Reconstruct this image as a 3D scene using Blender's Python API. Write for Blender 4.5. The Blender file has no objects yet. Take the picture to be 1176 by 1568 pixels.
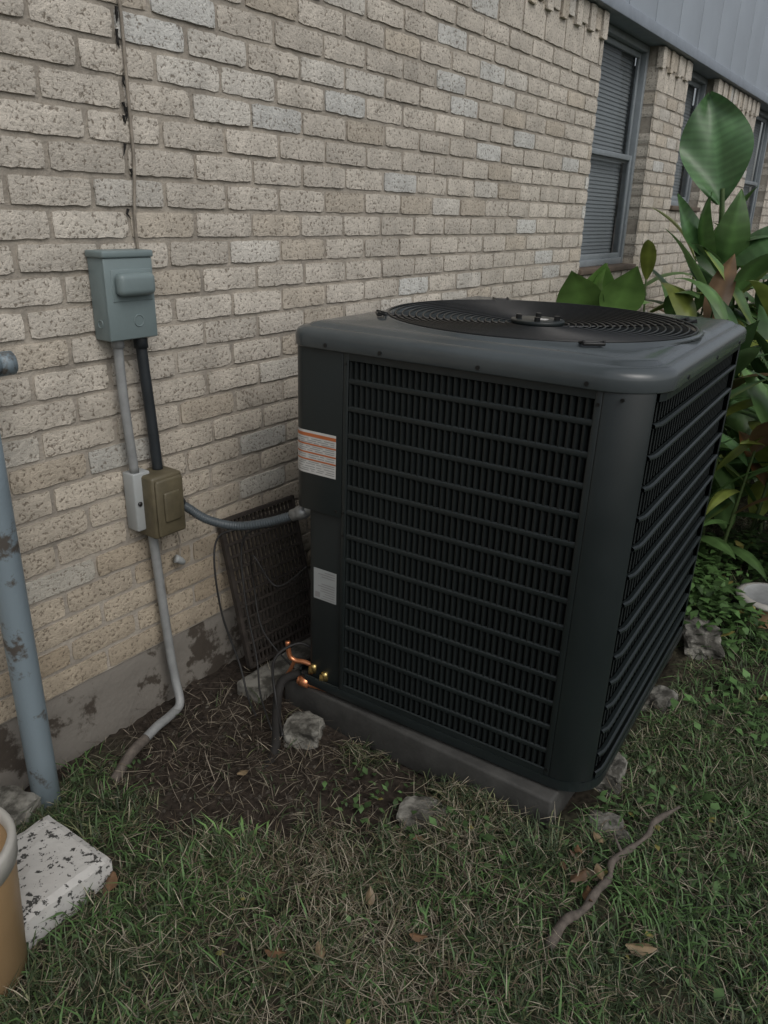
import bpy, math, random
import numpy as np
from mathutils import Vector, Matrix, noise
random.seed(7); rng=np.random.default_rng(7)
scene=bpy.context.scene
scene.view_settings.view_transform='Standard'
scene.view_settings.look='None'
scene.view_settings.exposure=0
WY=1.593   # wall plane

# ------------------------------------------------------------------ helpers
def link(o,parent=None):
    scene.collection.objects.link(o)
    if parent: o.parent=parent
    return o
def empty(name,loc=(0,0,0),rot=(0,0,0)):
    e=bpy.data.objects.new(name,None); e.location=loc; e.rotation_euler=rot
    e.empty_display_size=.1
    return link(e)
def mesh(name,V,F,mat,parent=None,smooth=False,col=None,mats=None,midx=None):
    me=bpy.data.meshes.new(name)
    me.from_pydata([tuple(v) for v in V],[],[tuple(f) for f in F])
    if mats:
        for m in mats: me.materials.append(m)
        if midx is not None: me.polygons.foreach_set('material_index',midx)
    elif mat: me.materials.append(mat)
    if smooth: me.polygons.foreach_set('use_smooth',[True]*len(me.polygons))
    if col is not None:
        a=me.color_attributes.new('Col','FLOAT_COLOR','POINT')
        c=np.ones((len(V),4),dtype=np.float32); c[:,:3]=np.asarray(col,dtype=np.float32).reshape(-1,3)
        a.data.foreach_set('color',c.ravel())
    me.update()
    return link(bpy.data.objects.new(name,me),parent)
class MB:
    def __init__(s): s.V=[];s.F=[];s.C=[]
    def add(s,V,F,c=None):
        o=len(s.V); s.V+= [tuple(v) for v in V]; s.F+=[tuple(i+o for i in f) for f in F]
        if c is not None: s.C+=[c]*len(V)
    def box(s,a,b,c=None):
        x0,y0,z0=a;x1,y1,z1=b
        s.add([(x0,y0,z0),(x1,y0,z0),(x1,y1,z0),(x0,y1,z0),(x0,y0,z1),(x1,y0,z1),(x1,y1,z1),(x0,y1,z1)],
              [(0,3,2,1),(4,5,6,7),(0,1,5,4),(1,2,6,5),(2,3,7,6),(3,0,4,7)],c)
    def done(s,name,mat,parent=None,smooth=False): return mesh(name,s.V,s.F,mat,parent,smooth,s.C if s.C else None)
def bevel(o,w,seg=2):
    m=o.modifiers.new('bev','BEVEL'); m.width=w; m.segments=seg; m.limit_method='ANGLE'; m.angle_limit=math.radians(35)
    for p in o.data.polygons: p.use_smooth=True
    return o
def box(name,a,b,mat,parent=None,bv=.002):
    m=MB(); m.box(a,b); o=m.done(name,mat,parent)
    if bv: bevel(o,bv)
    return o
def spline(pts,n=8):
    P=[Vector(p) for p in pts]; out=[]
    for i in range(len(P)-1):
        p0=P[max(i-1,0)];p1=P[i];p2=P[i+1];p3=P[min(i+2,len(P)-1)]
        for k in range(n):
            t=k/n
            out.append(.5*((2*p1)+(-p0+p2)*t+(2*p0-5*p1+4*p2-p3)*t*t+(-p0+3*p1-3*p2+p3)*t**3))
    out.append(P[-1]); return out
def tubeVF(P,r,seg=10,caps=True):
    P=[Vector(p) for p in P]; V=[];F=[]
    up=Vector((0,0,1)); T0=(P[1]-P[0]).normalized()
    if abs(T0.dot(up))>.9: up=Vector((0,1,0))
    A=T0.cross(up).normalized()
    for i,p in enumerate(P):
        T=(P[min(i+1,len(P)-1)]-P[max(i-1,0)]).normalized()
        A=(A-T*A.dot(T)).normalized(); Bv=T.cross(A)
        rr=r(i/(len(P)-1)) if callable(r) else r
        for k in range(seg):
            a=2*math.pi*k/seg; V.append(p+(A*math.cos(a)+Bv*math.sin(a))*rr)
    for i in range(len(P)-1):
        for k in range(seg):
            a=i*seg+k;b=i*seg+(k+1)%seg; F.append((a,b,b+seg,a+seg))
    if caps:
        F.append(tuple(range(seg-1,-1,-1))); o=(len(P)-1)*seg; F.append(tuple(range(o,o+seg)))
    return V,F
def tube(name,pts,r,mat,parent=None,seg=12,n=8,sm=True):
    P=spline(pts,n) if sm else pts
    V,F=tubeVF(P,r,seg); return mesh(name,V,F,mat,parent,True)
def hsh(ix,iy,s):
    h=(ix.astype(np.int64)*374761393+iy.astype(np.int64)*668265263+s*974711)&0x7fffffff
    h=((h^(h>>13))*1274126177)&0x7fffffff
    return ((h^(h>>16))&0xffff)/65535.
def vn(x,y,sc,seed=0):
    x=np.asarray(x,float)*sc;y=np.asarray(y,float)*sc
    ix=np.floor(x);iy=np.floor(y);fx=x-ix;fy=y-iy;fx=fx*fx*(3-2*fx);fy=fy*fy*(3-2*fy)
    a=hsh(ix,iy,seed);b=hsh(ix+1,iy,seed);c=hsh(ix,iy+1,seed);d=hsh(ix+1,iy+1,seed)
    return (a*(1-fx)+b*fx)*(1-fy)+(c*(1-fx)+d*fx)*fy
# ------------------------------------------------------------------ materials
def newmat(name):
    m=bpy.data.materials.new(name); m.use_nodes=True
    nt=m.node_tree; b=nt.nodes['Principled BSDF']; return m,nt,b
def nd(nt,t,**k):
    n=nt.nodes.new(t)
    for a,v in k.items():
        if a in n.inputs: n.inputs[a].default_value=v
        else: setattr(n,a,v)
    return n
def simple(name,c,rough=.5,metal=0,var=.25,scale=15,bump=.0,bscale=80,c2=None,thr=(.45,.6),rvar=0.):
    m,nt,b=newmat(name); L=nt.links
    tc=nd(nt,'ShaderNodeTexCoord')
    n=nd(nt,'ShaderNodeTexNoise'); n.inputs['Scale'].default_value=scale; n.inputs['Detail'].default_value=6; n.inputs['Roughness'].default_value=.65
    L.new(tc.outputs['Object'],n.inputs['Vector'])
    r=nd(nt,'ShaderNodeValToRGB'); 
    r.color_ramp.elements[0].position=thr[0]; r.color_ramp.elements[1].position=thr[1]
    if c2 is None:
        r.color_ramp.elements[0].position=.3;r.color_ramp.elements[1].position=.7
        r.color_ramp.elements[0].color=(*[x*(1-var) for x in c],1); r.color_ramp.elements[1].color=(*[min(1,x*(1+var)) for x in c],1)
    else:
        r.color_ramp.elements[0].color=(*c,1); r.color_ramp.elements[1].color=(*c2,1)
    L.new(n.outputs['Fac'],r.inputs['Fac']); L.new(r.outputs['Color'],b.inputs['Base Color'])
    b.inputs['Roughness'].default_value=rough; b.inputs['Metallic'].default_value=metal
    if rvar:
        mr=nd(nt,'ShaderNodeMapRange'); mr.inputs['From Min'].default_value=.3;mr.inputs['From Max'].default_value=.7
        mr.inputs['To Min'].default_value=rough-rvar; mr.inputs['To Max'].default_value=rough+rvar
        L.new(n.outputs['Fac'],mr.inputs['Value']); L.new(mr.outputs['Result'],b.inputs['Roughness'])
    if bump:
        n2=nd(nt,'ShaderNodeTexNoise'); n2.inputs['Scale'].default_value=bscale; n2.inputs['Detail'].default_value=5
        L.new(tc.outputs['Object'],n2.inputs['Vector'])
        bp=nd(nt,'ShaderNodeBump'); bp.inputs['Strength'].default_value=bump; bp.inputs['Distance'].default_value=.004
        L.new(n2.outputs['Fac'],bp.inputs['Height']); L.new(bp.outputs['Normal'],b.inputs['Normal'])
    return m
def attrmat(name,rough=.6,trans=0.,spec=.5,nscale=0,nvar=.3,veins=False):
    m,nt,b=newmat(name); L=nt.links
    a=nd(nt,'ShaderNodeAttribute'); a.attribute_name='Col'
    src=a.outputs['Color']
    if nscale:
        tc=nd(nt,'ShaderNodeTexCoord'); n=nd(nt,'ShaderNodeTexNoise'); n.inputs['Scale'].default_value=nscale; n.inputs['Detail'].default_value=5
        L.new(tc.outputs['Object'],n.inputs['Vector'])
        mr=nd(nt,'ShaderNodeMapRange'); mr.inputs['From Min'].default_value=.3; mr.inputs['From Max'].default_value=.7
        mr.inputs['To Min'].default_value=1-nvar; mr.inputs['To Max'].default_value=1+nvar
        L.new(n.outputs['Fac'],mr.inputs['Value'])
        mx=nd(nt,'ShaderNodeVectorMath'); mx.operation='SCALE'
        L.new(src,mx.inputs[0]); L.new(mr.outputs['Result'],mx.inputs['Scale']); src=mx.outputs[0]
    L.new(src,b.inputs['Base Color'])
    b.inputs['Roughness'].default_value=rough; b.inputs['Specular IOR Level'].default_value=spec
    if trans:
        tr=nd(nt,'ShaderNodeBsdfTranslucent'); L.new(src,tr.inputs['Color'])
        ms=nd(nt,'ShaderNodeMixShader'); ms.inputs[0].default_value=trans
        L.new(b.outputs[0],ms.inputs[1]); L.new(tr.outputs[0],ms.inputs[2])
        L.new(ms.outputs[0],nt.nodes['Material Output'].inputs['Surface'])
    return m
def brickmat():
    m,nt,b=newmat('cream_brick'); L=nt.links
    tc=nd(nt,'ShaderNodeTexCoord'); a=nd(nt,'ShaderNodeAttribute'); a.attribute_name='Col'
    def noi(sc,det,ro=.6):
        n=nd(nt,'ShaderNodeTexNoise'); n.inputs['Scale'].default_value=sc;n.inputs['Detail'].default_value=det;n.inputs['Roughness'].default_value=ro
        L.new(tc.outputs['Object'],n.inputs['Vector']); return n
    sp=noi(115,4,.62); big=noi(14,5); fine=noi(300,3)
    mr=nd(nt,'ShaderNodeMapRange'); mr.inputs['From Min'].default_value=.3;mr.inputs['From Max'].default_value=.7;mr.inputs['To Min'].default_value=.82;mr.inputs['To Max'].default_value=1.14
    L.new(big.outputs['Fac'],mr.inputs['Value'])
    sc=nd(nt,'ShaderNodeVectorMath');sc.operation='SCALE'; L.new(a.outputs['Color'],sc.inputs[0]); L.new(mr.outputs['Result'],sc.inputs['Scale'])
    r=nd(nt,'ShaderNodeValToRGB'); r.color_ramp.elements[0].position=.37; r.color_ramp.elements[0].color=(1,1,1,1); r.color_ramp.elements[1].position=.45; r.color_ramp.elements[1].color=(0,0,0,1)
    L.new(sp.outputs['Fac'],r.inputs['Fac'])
    mx=nd(nt,'ShaderNodeMix'); mx.data_type='RGBA'
    ml=nd(nt,'ShaderNodeMath'); ml.operation='MULTIPLY'; ml.inputs[1].default_value=.76
    L.new(r.outputs['Color'],ml.inputs[0]); L.new(ml.outputs[0],mx.inputs['Factor'])
    L.new(sc.outputs[0],mx.inputs['A']); mx.inputs['B'].default_value=(.14,.115,.085,1)
    L.new(mx.outputs['Result'],b.inputs['Base Color'])
    b.inputs['Roughness'].default_value=.9; b.inputs['Specular IOR Level'].default_value=.25
    ad=nd(nt,'ShaderNodeMath');ad.operation='MULTIPLY_ADD'; L.new(fine.outputs['Fac'],ad.inputs[0]); ad.inputs[1].default_value=.35
    L.new(sp.outputs['Fac'],ad.inputs[2])
    bp=nd(nt,'ShaderNodeBump'); bp.inputs['Strength'].default_value=.8; bp.inputs['Distance'].default_value=.006
    L.new(ad.outputs[0],bp.inputs['Height']); L.new(bp.outputs['Normal'],b.inputs['Normal'])
    return m
M_brick=brickmat()
M_mortar=simple('mortar',(.33,.30,.255),.95,var=.32,scale=9,bump=.9,bscale=120)
M_found=simple('foundation_concrete',(.055,.045,.035),.95,c2=(.175,.162,.142),thr=(.405,.445),scale=5.5,bump=.8,bscale=60)
M_sid=simple('painted_siding',(.37,.42,.48),.6,var=.06,scale=3,bump=.1)
M_sidd=simple('siding_trim',(.24,.275,.32),.6,var=.1)
M_frame=simple('aluminium_frame',(.22,.25,.27),.45,var=.12)
M_blind=simple('blind_slats',(.30,.34,.365),.6,var=.05)
M_dark=simple('dark_interior',(.012,.012,.013),.95,var=.1)
M_caulk=simple('brown_sill',(.11,.085,.065),.85,var=.25,bump=.3)
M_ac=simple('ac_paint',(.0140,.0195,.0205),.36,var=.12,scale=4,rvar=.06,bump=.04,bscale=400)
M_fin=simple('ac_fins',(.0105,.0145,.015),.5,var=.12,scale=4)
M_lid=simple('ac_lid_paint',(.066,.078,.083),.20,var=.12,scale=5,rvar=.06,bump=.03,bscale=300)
M_coil=simple('coil_black',(.0025,.003,.003),.95,var=.2)
M_wire=simple('black_wire_guard',(.0075,.0085,.009),.35,var=.1)
M_screw=simple('screw',(.05,.05,.05),.35,metal=.6)
M_white=simple('label_white',(.60,.60,.58),.5,var=.05,scale=60)
M_orange=simple('label_orange',(.50,.15,.05),.5,var=.05)
M_text=simple('label_print',(.25,.25,.25),.6,var=.1)
M_grey=simple('label_grey',(.34,.36,.36),.5,var=.05)
M_disc=simple('disconnect_grey',(.18,.23,.235),.42,var=.07,scale=12,bump=.05)
M_pvc=simple('pvc_grey',(.25,.26,.26),.55,var=.2,scale=18)
M_black=simple('black_conduit',(.022,.027,.031),.5,var=.2)
M_flex=simple('flex_conduit',(.065,.08,.09),.42,var=.15)
M_bronze=simple('bronze_box',(.105,.090,.055),.5,var=.25,scale=25)
M_conn=simple('zinc_fitting',(.32,.33,.33),.4,metal=.5,var=.15)
M_brass=simple('brass',(.60,.45,.18),.3,metal=.9,var=.2)
M_copper=simple('copper',(.80,.33,.16),.28,metal=.8,var=.15)
M_foam=simple('pipe_insulation',(.014,.013,.012),.85,var=.3,bump=.4,bscale=60)
M_cable=simple('old_cable',(.26,.23,.19),.7,var=.3,scale=40)
M_pad=simple('equipment_pad',(.048,.048,.045),.75,var=.35,scale=14,bump=.25,bscale=120)
M_stone=simple('broken_concrete',(.050,.048,.040),.95,c2=(.22,.215,.19),thr=(.42,.58),scale=14,bump=.9,bscale=45)
M_paint=simple('chipped_white_block',(.05,.05,.047),.85,c2=(.50,.495,.475),thr=(.415,.445),scale=65,bump=.6,bscale=60)
M_post=simple('galvanised_post',(.09,.08,.07),.5,c2=(.21,.265,.30),thr=(.37,.43),scale=11,bump=.2,bscale=70,metal=.2)
M_bucket=simple('tan_plastic',(.38,.25,.13),.5,var=.08,scale=6)
M_rim=simple('white_plastic',(.42,.41,.375),.5,var=.1)
M_rust=simple('rusty_grille',(.038,.031,.026),.75,var=.5,scale=30)
M_rope=simple('thin_black_cable',(.012,.012,.012),.6)
M_twig=simple('twig_bark',(.10,.085,.072),.9,var=.4,scale=50,bump=.6)
M_grass=attrmat('grass_blades',.55,0,.35)
M_leaf=attrmat('canna_leaf',.34,.15,.5,nscale=9,nvar=.25)
M_weed=attrmat('weed_leaf',.5,0,.4)

# ------------------------------------------------------------------ brick house
house=empty('brick_house',(0,0,0))
Z0=.166; CH=.0677; TOPZ=2.125; SIDZ=2.215
openings=[(3.95,4.78,Z0+13*CH,SIDZ),(5.36,6.0,Z0+18*CH,SIDZ),(7.3,8.2,Z0+13*CH,SIDZ)]
XL,XR=-4.0,12.0
Vb=[];Fb=[];Cb=[]
NX,NZ=10,3
def addbrick(x0,x1,z0,z1,yf,depth,col,fine=True):
    nx,nz=(NX,NZ) if fine else (2,1)
    o=len(Vb); jit=.0020
    for j in range(nz+1):
        for i in range(nx+1):
            x=x0+(x1-x0)*i/nx; z=z0+(z1-z0)*j/nz; y=yf+random.uniform(-.0004,.0004)
            ed=False
            if i==0: x+=random.uniform(0,jit*1.3);ed=True
            if i==nx: x-=random.uniform(0,jit*1.3);ed=True
            if j==0: z+=random.uniform(0,jit*1.5);ed=True
            if j==nz: z-=random.uniform(0,jit*1.5);ed=True
            if ed: y+=random.uniform(.0005,.0018)
            if i in(0,nx) and j in(0,nz):
                x+=.002 if i==0 else -.002; z+=.0018 if j==0 else -.0018; y+=.001
            Vb.append((x,y,z))
    g=lambda i,j:o+j*(nx+1)+i
    for j in range(nz):
        for i in range(nx): Fb.append((g(i,j),g(i+1,j),g(i+1,j+1),g(i,j+1)))
    per=[g(i,0) for i in range(nx)]+[g(nx,j) for j in range(nz)]+[g(i,nz) for i in range(nx,0,-1)]+[g(0,j) for j in range(nz,0,-1)]
    b=len(Vb)
    for k in per:
        v=Vb[k]; Vb.append((v[0],yf+depth,v[2]))
    n=len(per)
    for k in range(n):
        a=per[k];c=per[(k+1)%n]; Fb.append((c,a,b+k,b+(k+1)%n))
    Cb.extend([col]*(len(Vb)-o))
def brickcol(x,z):
    t=random.random(); v=random.gauss(1,.055)
    if t<.05: c=(.57,.57,.54)
    elif t<.18: c=(.51,.46,.385)
    elif t<.24: c=(.59,.565,.51)
    else: c=(.555,.515,.45)
    if z<1.0:  # lower bricks are tanner, and shade low on the wall is put into their colour
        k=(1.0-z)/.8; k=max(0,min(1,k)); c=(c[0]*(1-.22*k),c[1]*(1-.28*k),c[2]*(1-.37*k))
    return (c[0]*v,c[1]*v,c[2]*v)
BL=.2; JW=.009
nrow=int((TOPZ-Z0)/CH)
for r in range(nrow):
    z0=Z0+r*CH+JW*.5; z1=z0+CH-JW
    if r==nrow-1: z1=TOPZ-.004
    x=XL+(BL/2 if r%2 else 0)+random.uniform(-.008,.008)
    while x<XR:
        a=x+JW/2+random.uniform(-.0015,.0015);b=x+BL-JW/2+random.uniform(-.0015,.0015)
        segs=[(a,b,.012,)]
        for (o0,o1,zb,zt) in openings:
            if (z0+z1)/2>zb and (z0+z1)/2<zt:
                ns=[]
                for s in segs:
                    if s[1]<=o0 or s[0]>=o1: ns.append(s);continue
                    if s[0]<o0: ns.append((s[0],o0,.11))
                    if s[1]>o1: ns.append((o1,s[1],.11))
                segs=ns
        for s in segs:
            if s[1]-s[0]>.015:
                zz=random.uniform(-.0012,.0012)
                addbrick(s[0],s[1],z0+zz,z1+zz,WY+random.uniform(-.0018,.0018),s[2],brickcol(x,z0),fine=(-.5<x<6))
        x+=BL
x=XL
while x<XR:
    w=.066
    if not any(o0-.02<x<o1-.03 for o0,o1,_,_ in openings):
        pr=.018 if int(round((x-XL)/.075))%2 else .012
        addbrick(x,x+w,TOPZ-.022+random.uniform(-.006,.006)+(0 if pr>.015 else .016),SIDZ-.004,WY-pr,.035,brickcol(x,2.1),fine=False)
    x+=.075
mesh('brick_courses',Vb,Fb,M_brick,house,False,Cb)
mb=MB(); MY=WY+.0056
def mort(x0,x1,z0,z1):
    mb.add([(x0,MY,z0),(x1,MY,z0),(x1,MY,z1),(x0,MY,z1)],[(0,1,2,3)])
xs=[XL]+[v for o in openings for v in o[:2]]+[XR]
for i in range(0,len(xs),2): mort(xs[i],xs[i+1],Z0-.0,SIDZ)
for o0,o1,zb,zt in openings:
    mort(o0,o1,Z0,zb)
    for X,sgn in((o0,-1),(o1,1)):
        xx=X+sgn*.004
        mb.add([(xx,MY,zb),(xx,WY+.13,zb),(xx,WY+.13,zt),(xx,MY,zt)],[(0,1,2,3)])
mb.done('mortar_joints',M_mortar,house)
V=[];F=[];nxf=700;nzf=10
for i in range(nxf+1):
    x=XL+(XR-XL)*i/nxf
    top=Z0+.004+.010*float(vn(x,0,14,8))
    for j in range(nzf+1):
        z=-.12+(top+.12)*j/nzf
        V.append((x,WY-.005+.010*float(vn(x,z,9,3))+.005*float(vn(x,z,40,4))-.008*(1-j/nzf)+(.012 if j==nzf else 0),z))
for i in range(nxf):
    for j in range(nzf):
        a=i*(nzf+1)+j; F.append((a,a+nzf+1,a+nzf+2,a+1))
mesh('foundation',V,F,M_found,house,True)
y=WY-.035
box('siding_bottom_trim',(XL,y-.012,SIDZ),(XR,WY+.15,SIDZ+.055),M_sidd,house,.003)
mb=MB(); x=XL+.12
while x<XR:
    mb.box((x+.005,y,SIDZ+.055),(x+.395,y+.02,4.6)); x+=.40
bevel(mb.done('siding_boards',M_sid,house),.004)
box('siding_backing',(XL,y+.012,SIDZ+.056),(XR,WY+.16,4.6),M_dark,house,0)
box('roof_eave',(XL-.3,WY-.5,4.6),(XR+.3,WY+4,4.75),M_sidd,house,.01)
M_glass,nt,b=newmat('window_glass')
b.inputs['Base Color'].default_value=(.05,.06,.065,1); b.inputs['Roughness'].default_value=.06; b.inputs['Alpha'].default_value=.30
n=nd(nt,'ShaderNodeTexNoise'); n.inputs['Scale'].default_value=3; bp=nd(nt,'ShaderNodeBump'); bp.inputs['Strength'].default_value=.04
nt.links.new(n.outputs['Fac'],bp.inputs['Height']); nt.links.new(bp.outputs['Normal'],b.inputs['Normal'])
def window(o):
    x0,x1,zb,zt=o
    w=empty('window_unit'); w.parent=house
    yg=WY+.085
    box('sill',(x0-.01,WY-.018,zb-.001),(x1+.01,WY+.12,zb+.028),M_caulk,w,.004)
    z0=zb+.028;z1=zt-.001
    fw=.035
    mb=MB()
    mb.box((x0+.001,yg-.02,z0),(x0+fw,yg+.04,z1)); mb.box((x1-fw,yg-.02,z0),(x1-.001,yg+.04,z1))
    mb.box((x0+fw,yg-.02,z1-fw),(x1-fw,yg+.04,z1)); mb.box((x0+fw,yg-.02,z0),(x1-fw,yg+.04,z0+fw))
    bevel(mb.done('frame',M_frame,w),.003)
    zm=(z0+z1)/2
    for k,(a,b,yy) in enumerate(((z0+fw,zm+.02,yg-.008),(zm-.02,z1-fw,yg+.012))):
        s=.028; mb=MB(); xa=x0+fw+.001; xb=x1-fw-.001
        mb.box((xa,yy,a),(xa+s,yy+.015,b)); mb.box((xb-s,yy,a),(xb,yy+.015,b))
        mb.box((xa+s,yy,a),(xb-s,yy+.015,a+s)); mb.box((xa+s,yy,b-s),(xb-s,yy+.015,b))
        bevel(mb.done('sash',M_frame,w),.002)
        g=MB(); g.add([(xa+s,yy+.008,a+s),(xb-s,yy+.008,a+s),(xb-s,yy+.008,b-s),(xa+s,yy+.008,b-s)],[(0,1,2,3)])
        g.done('glass',M_glass,w)
    mb=MB(); z=z0+fw+.01; yb=yg+.05
    while z<z1-fw:
        mb.add([(x0+.04,yb,z),(x1-.04,yb,z),(x1-.04,yb+.006,z+.0215),(x0+.04,yb+.006,z+.0215)],[(0,1,2,3)]); z+=.02
    mb.done('blinds',M_blind,w)
    box('room_void',(x0-.05,yg+.075,zb-.05),(x1+.05,yg+.5,zt),M_dark,w,0)
for o in openings: window(o)

# ------------------------------------------------------------------ ground
def dirtmask(x,y):
    x=np.asarray(x,float);y=np.asarray(y,float)
    n=(vn(x,y,6,11)-.5)*.7+(vn(x,y,17,12)-.5)*.5
    d1=1-np.sqrt(((x-1.16)/.40)**2+((y-1.30)/.40)**2)
    d2=1-np.sqrt(((x-1.2)/.22)**2+((y-.95)/.38)**2)
    under=((x>1.36)&(x<2.35)&(y>.47)&(y<1.6))
    m=np.maximum(d1*1.6+.25,d2*1.3+.05)+n
    m=np.where(under,1.,m)
    wall=1-np.clip((WY-y)/.12,0,1)
    return np.clip(np.maximum(m,wall*.8+n)*1.6,0,1)
def gz(x,y):
    x=np.asarray(x,float);y=np.asarray(y,float)
    near=np.exp(-(np.hypot(x-1.3,y-.8)/7)**2)
    h=(vn(x,y,2.2,1)-.5)*.035+(vn(x,y,7,2)-.5)*.020+(vn(x,y,30,5)-.5)*.006
    h=h*near
    h-=.026*dirtmask(x,y)*near
    h+=(vn(x,y,45,6)-.5)*.016*dirtmask(x,y)
    return h-.004
ax=np.concatenate([-np.geomspace(200,1.2,26),np.arange(-1.0,4.2,.02),np.arange(4.2,8,.15),np.geomspace(8,200,22)])
ay=np.concatenate([-np.geomspace(200,1.7,26),np.arange(-1.5,1.66,.02),np.geomspace(1.8,200,22)])
GX,GY=np.meshgrid(ax,ay,indexing='ij'); GZ=gz(GX,GY)
nx_,ny_=GX.shape
Vg=np.stack([GX,GY,GZ],-1).reshape(-1,3)
idx=np.arange(nx_*ny_).reshape(nx_,ny_)
Fg=np.stack([idx[:-1,:-1],idx[1:,:-1],idx[1:,1:],idx[:-1,1:]],-1).reshape(-1,4)
dm=dirtmask(GX,GY).reshape(-1,1)
sn=vn(GX,GY,3,21).reshape(-1,1)
cg=(1-dm)*((1-sn)*np.array([.034,.038,.022])+sn*np.array([.055,.049,.034]))+dm*np.array([.034,.027,.0215])
M_ground=attrmat('soil_and_thatch',.95,0,.2,nscale=70,nvar=.6)
mesh('ground',Vg.tolist(),Fg.tolist(),M_ground,None,True,cg)

# ------------------------------------------------------------------ blades (grass, straw, small leaves)
def blades(name,x,y,z,az,el,L,W,bend,col,mat,b0=.9,parent=None):
    n=len(x)
    hd=np.stack([np.cos(az),np.sin(az),np.zeros(n)],-1); sd=np.stack([-np.sin(az),np.cos(az),np.zeros(n)],-1)
    up=np.array([0,0,1.])
    d1=hd*np.cos(el)[:,None]+up*np.sin(el)[:,None]
    e2=el-bend; d2=hd*np.cos(e2)[:,None]+up*np.sin(e2)[:,None]
    P0=np.stack([x,y,z],-1); P1=P0+d1*(L*.5)[:,None]; P2=P1+d2*(L*.5)[:,None]
    w=W[:,None]*.5
    V=np.stack([P0-sd*w*b0,P0+sd*w*b0,P1+sd*w,P1-sd*w,P2],1).reshape(-1,3)
    o=np.arange(n)*5
    me=bpy.data.meshes.new(name)
    me.vertices.add(n*5); me.vertices.foreach_set('co',V.astype(np.float32).ravel())
    loops=np.stack([o,o+1,o+2,o+3,o+3,o+2,o+4],-1).ravel()
    me.loops.add(n*7); me.loops.foreach_set('vertex_index',loops.astype(np.int32))
    me.polygons.add(n*2)
    ls=np.stack([np.arange(n)*7,np.arange(n)*7+4],-1).ravel(); me.polygons.foreach_set('loop_start',ls.astype(np.int32))
    me.update(calc_edges=True)
    a=me.color_attributes.new('Col','FLOAT_COLOR','POINT')
    c=np.ones((n,5,4),dtype=np.float32); c[:,:,:3]=col[:,None,:]
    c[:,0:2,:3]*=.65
    a.data.foreach_set('color',c.ravel())
    me.materials.append(mat)
    return link(bpy.data.objects.new(name,me),parent)
grass=empty('grass')
def blocked(x,y):
    b=((x>1.35)&(x<2.40)&(y>.42)&(y<1.34))
    b|=((x>.46)&(x<.68)&(y>1.14)&(y<1.38))
    b|=(y>WY-.01)|(np.hypot(x-2.78,y-.27)<.13)|(np.hypot(x-.364,y-1.185)<.10)
    return b
def scatter(n,x0,x1,y0,y1,keepdirt=0.):
    x=rng.uniform(x0,x1,n);y=rng.uniform(y0,y1,n)
    k=(~blocked(x,y))&(rng.random(n)>dirtmask(x,y)*(1-keepdirt))
    return x[k],y[k]
def grasscol(x,y,n):
    g=vn(x,y,2.3,31); q=vn(x,y,11,33)
    green=np.array([.070,.106,.042]); dk=np.array([.040,.062,.029]); ol=np.array([.145,.155,.080])
    c=green*(1-g[:,None])+dk*g[:,None]
    t=rng.random(n)[:,None]; c=np.where(t<.10+.22*q[:,None],ol,c)
    return c*rng.uniform(.5,1.5,(n,1))
for (N,x0,x1,y0,y1,ws) in((115000,.3,2.0,-.2,1.5,1.),(30000,2.0,4.2,-.6,1.5,1.4),(16000,-1.2,.3,-.8,1.55,1.7),(14000,.3,3.,-1.8,-.2,1.8),(12000,4.2,8,-2,1.5,2.6)):
    x,y=scatter(N,x0,x1,y0,y1,.015); 
    cl=np.clip((vn(x,y,9,41)*.6+vn(x,y,28,44)*.6-.30)*2.4,.10,1)
    k=rng.random(len(x))<cl; x=x[k];y=y[k]; n=len(x)
    tuft=vn(x,y,4.5,42)
    L=rng.uniform(.025,.065,n)*(1+.9*np.clip(tuft-.55,0,1)*2)
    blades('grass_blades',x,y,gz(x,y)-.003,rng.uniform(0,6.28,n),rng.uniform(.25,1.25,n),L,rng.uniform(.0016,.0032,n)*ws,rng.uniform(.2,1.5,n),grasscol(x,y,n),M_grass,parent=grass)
    x,y=scatter(int(N*.46),x0,x1,y0,y1,.12); d=np.exp(-((x-.97)/.30)**2-((y-.70)/.24)**2)+.5*np.exp(-((x-.75)/.2)**2-((y-.45)/.2)**2)
    k=rng.random(len(x))<(.14+.38*vn(x,y,4,43)+.7*d); x=x[k];y=y[k]; n=len(x)
    c=np.where(rng.random((n,1))<.55,np.array([[.34,.305,.23]]),np.array([[.15,.12,.08]]))*rng.uniform(.5,1.3,(n,1))
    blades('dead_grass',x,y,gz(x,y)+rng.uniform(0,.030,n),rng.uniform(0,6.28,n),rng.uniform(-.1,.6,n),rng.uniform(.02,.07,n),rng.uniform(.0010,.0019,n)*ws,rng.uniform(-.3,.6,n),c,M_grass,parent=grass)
def tufts(pts,nb,L0,L1,W0,W1,colr,rad=.03):
    X=[];Y=[];A=[]
    for px,py in pts:
        m=nb; X+=list(px+rng.normal(0,rad,m)); Y+=list(py+rng.normal(0,rad,m)); A+=list(rng.uniform(0,6.28,m))
    x=np.array(X);y=np.array(Y);a=np.array(A)
    k=(~blocked(x,y))&(dirtmask(x,y)<.7); x=x[k];y=y[k];a=a[k]; n=len(x)
    c=np.array(colr)*rng.uniform(.6,1.35,(n,1))
    blades('grass_tufts',x,y,gz(x,y)-.003,a,rng.uniform(.4,1.2,n),rng.uniform(L0,L1,n),rng.uniform(W0,W1,n),rng.uniform(.4,1.5,n),c,M_grass,parent=grass)
pts=[(rng.uniform(.35,.85),rng.uniform(.75,1.5)) for _ in range(45)]+[(rng.uniform(1.2,3.),rng.uniform(-.4,.40)) for _ in range(190)]+[(rng.uniform(.5,1.3),rng.uniform(0,.6)) for _ in range(45)]
tufts(pts,22,.045,.10,.0024,.0042,[.075,.145,.046],.035)
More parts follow.
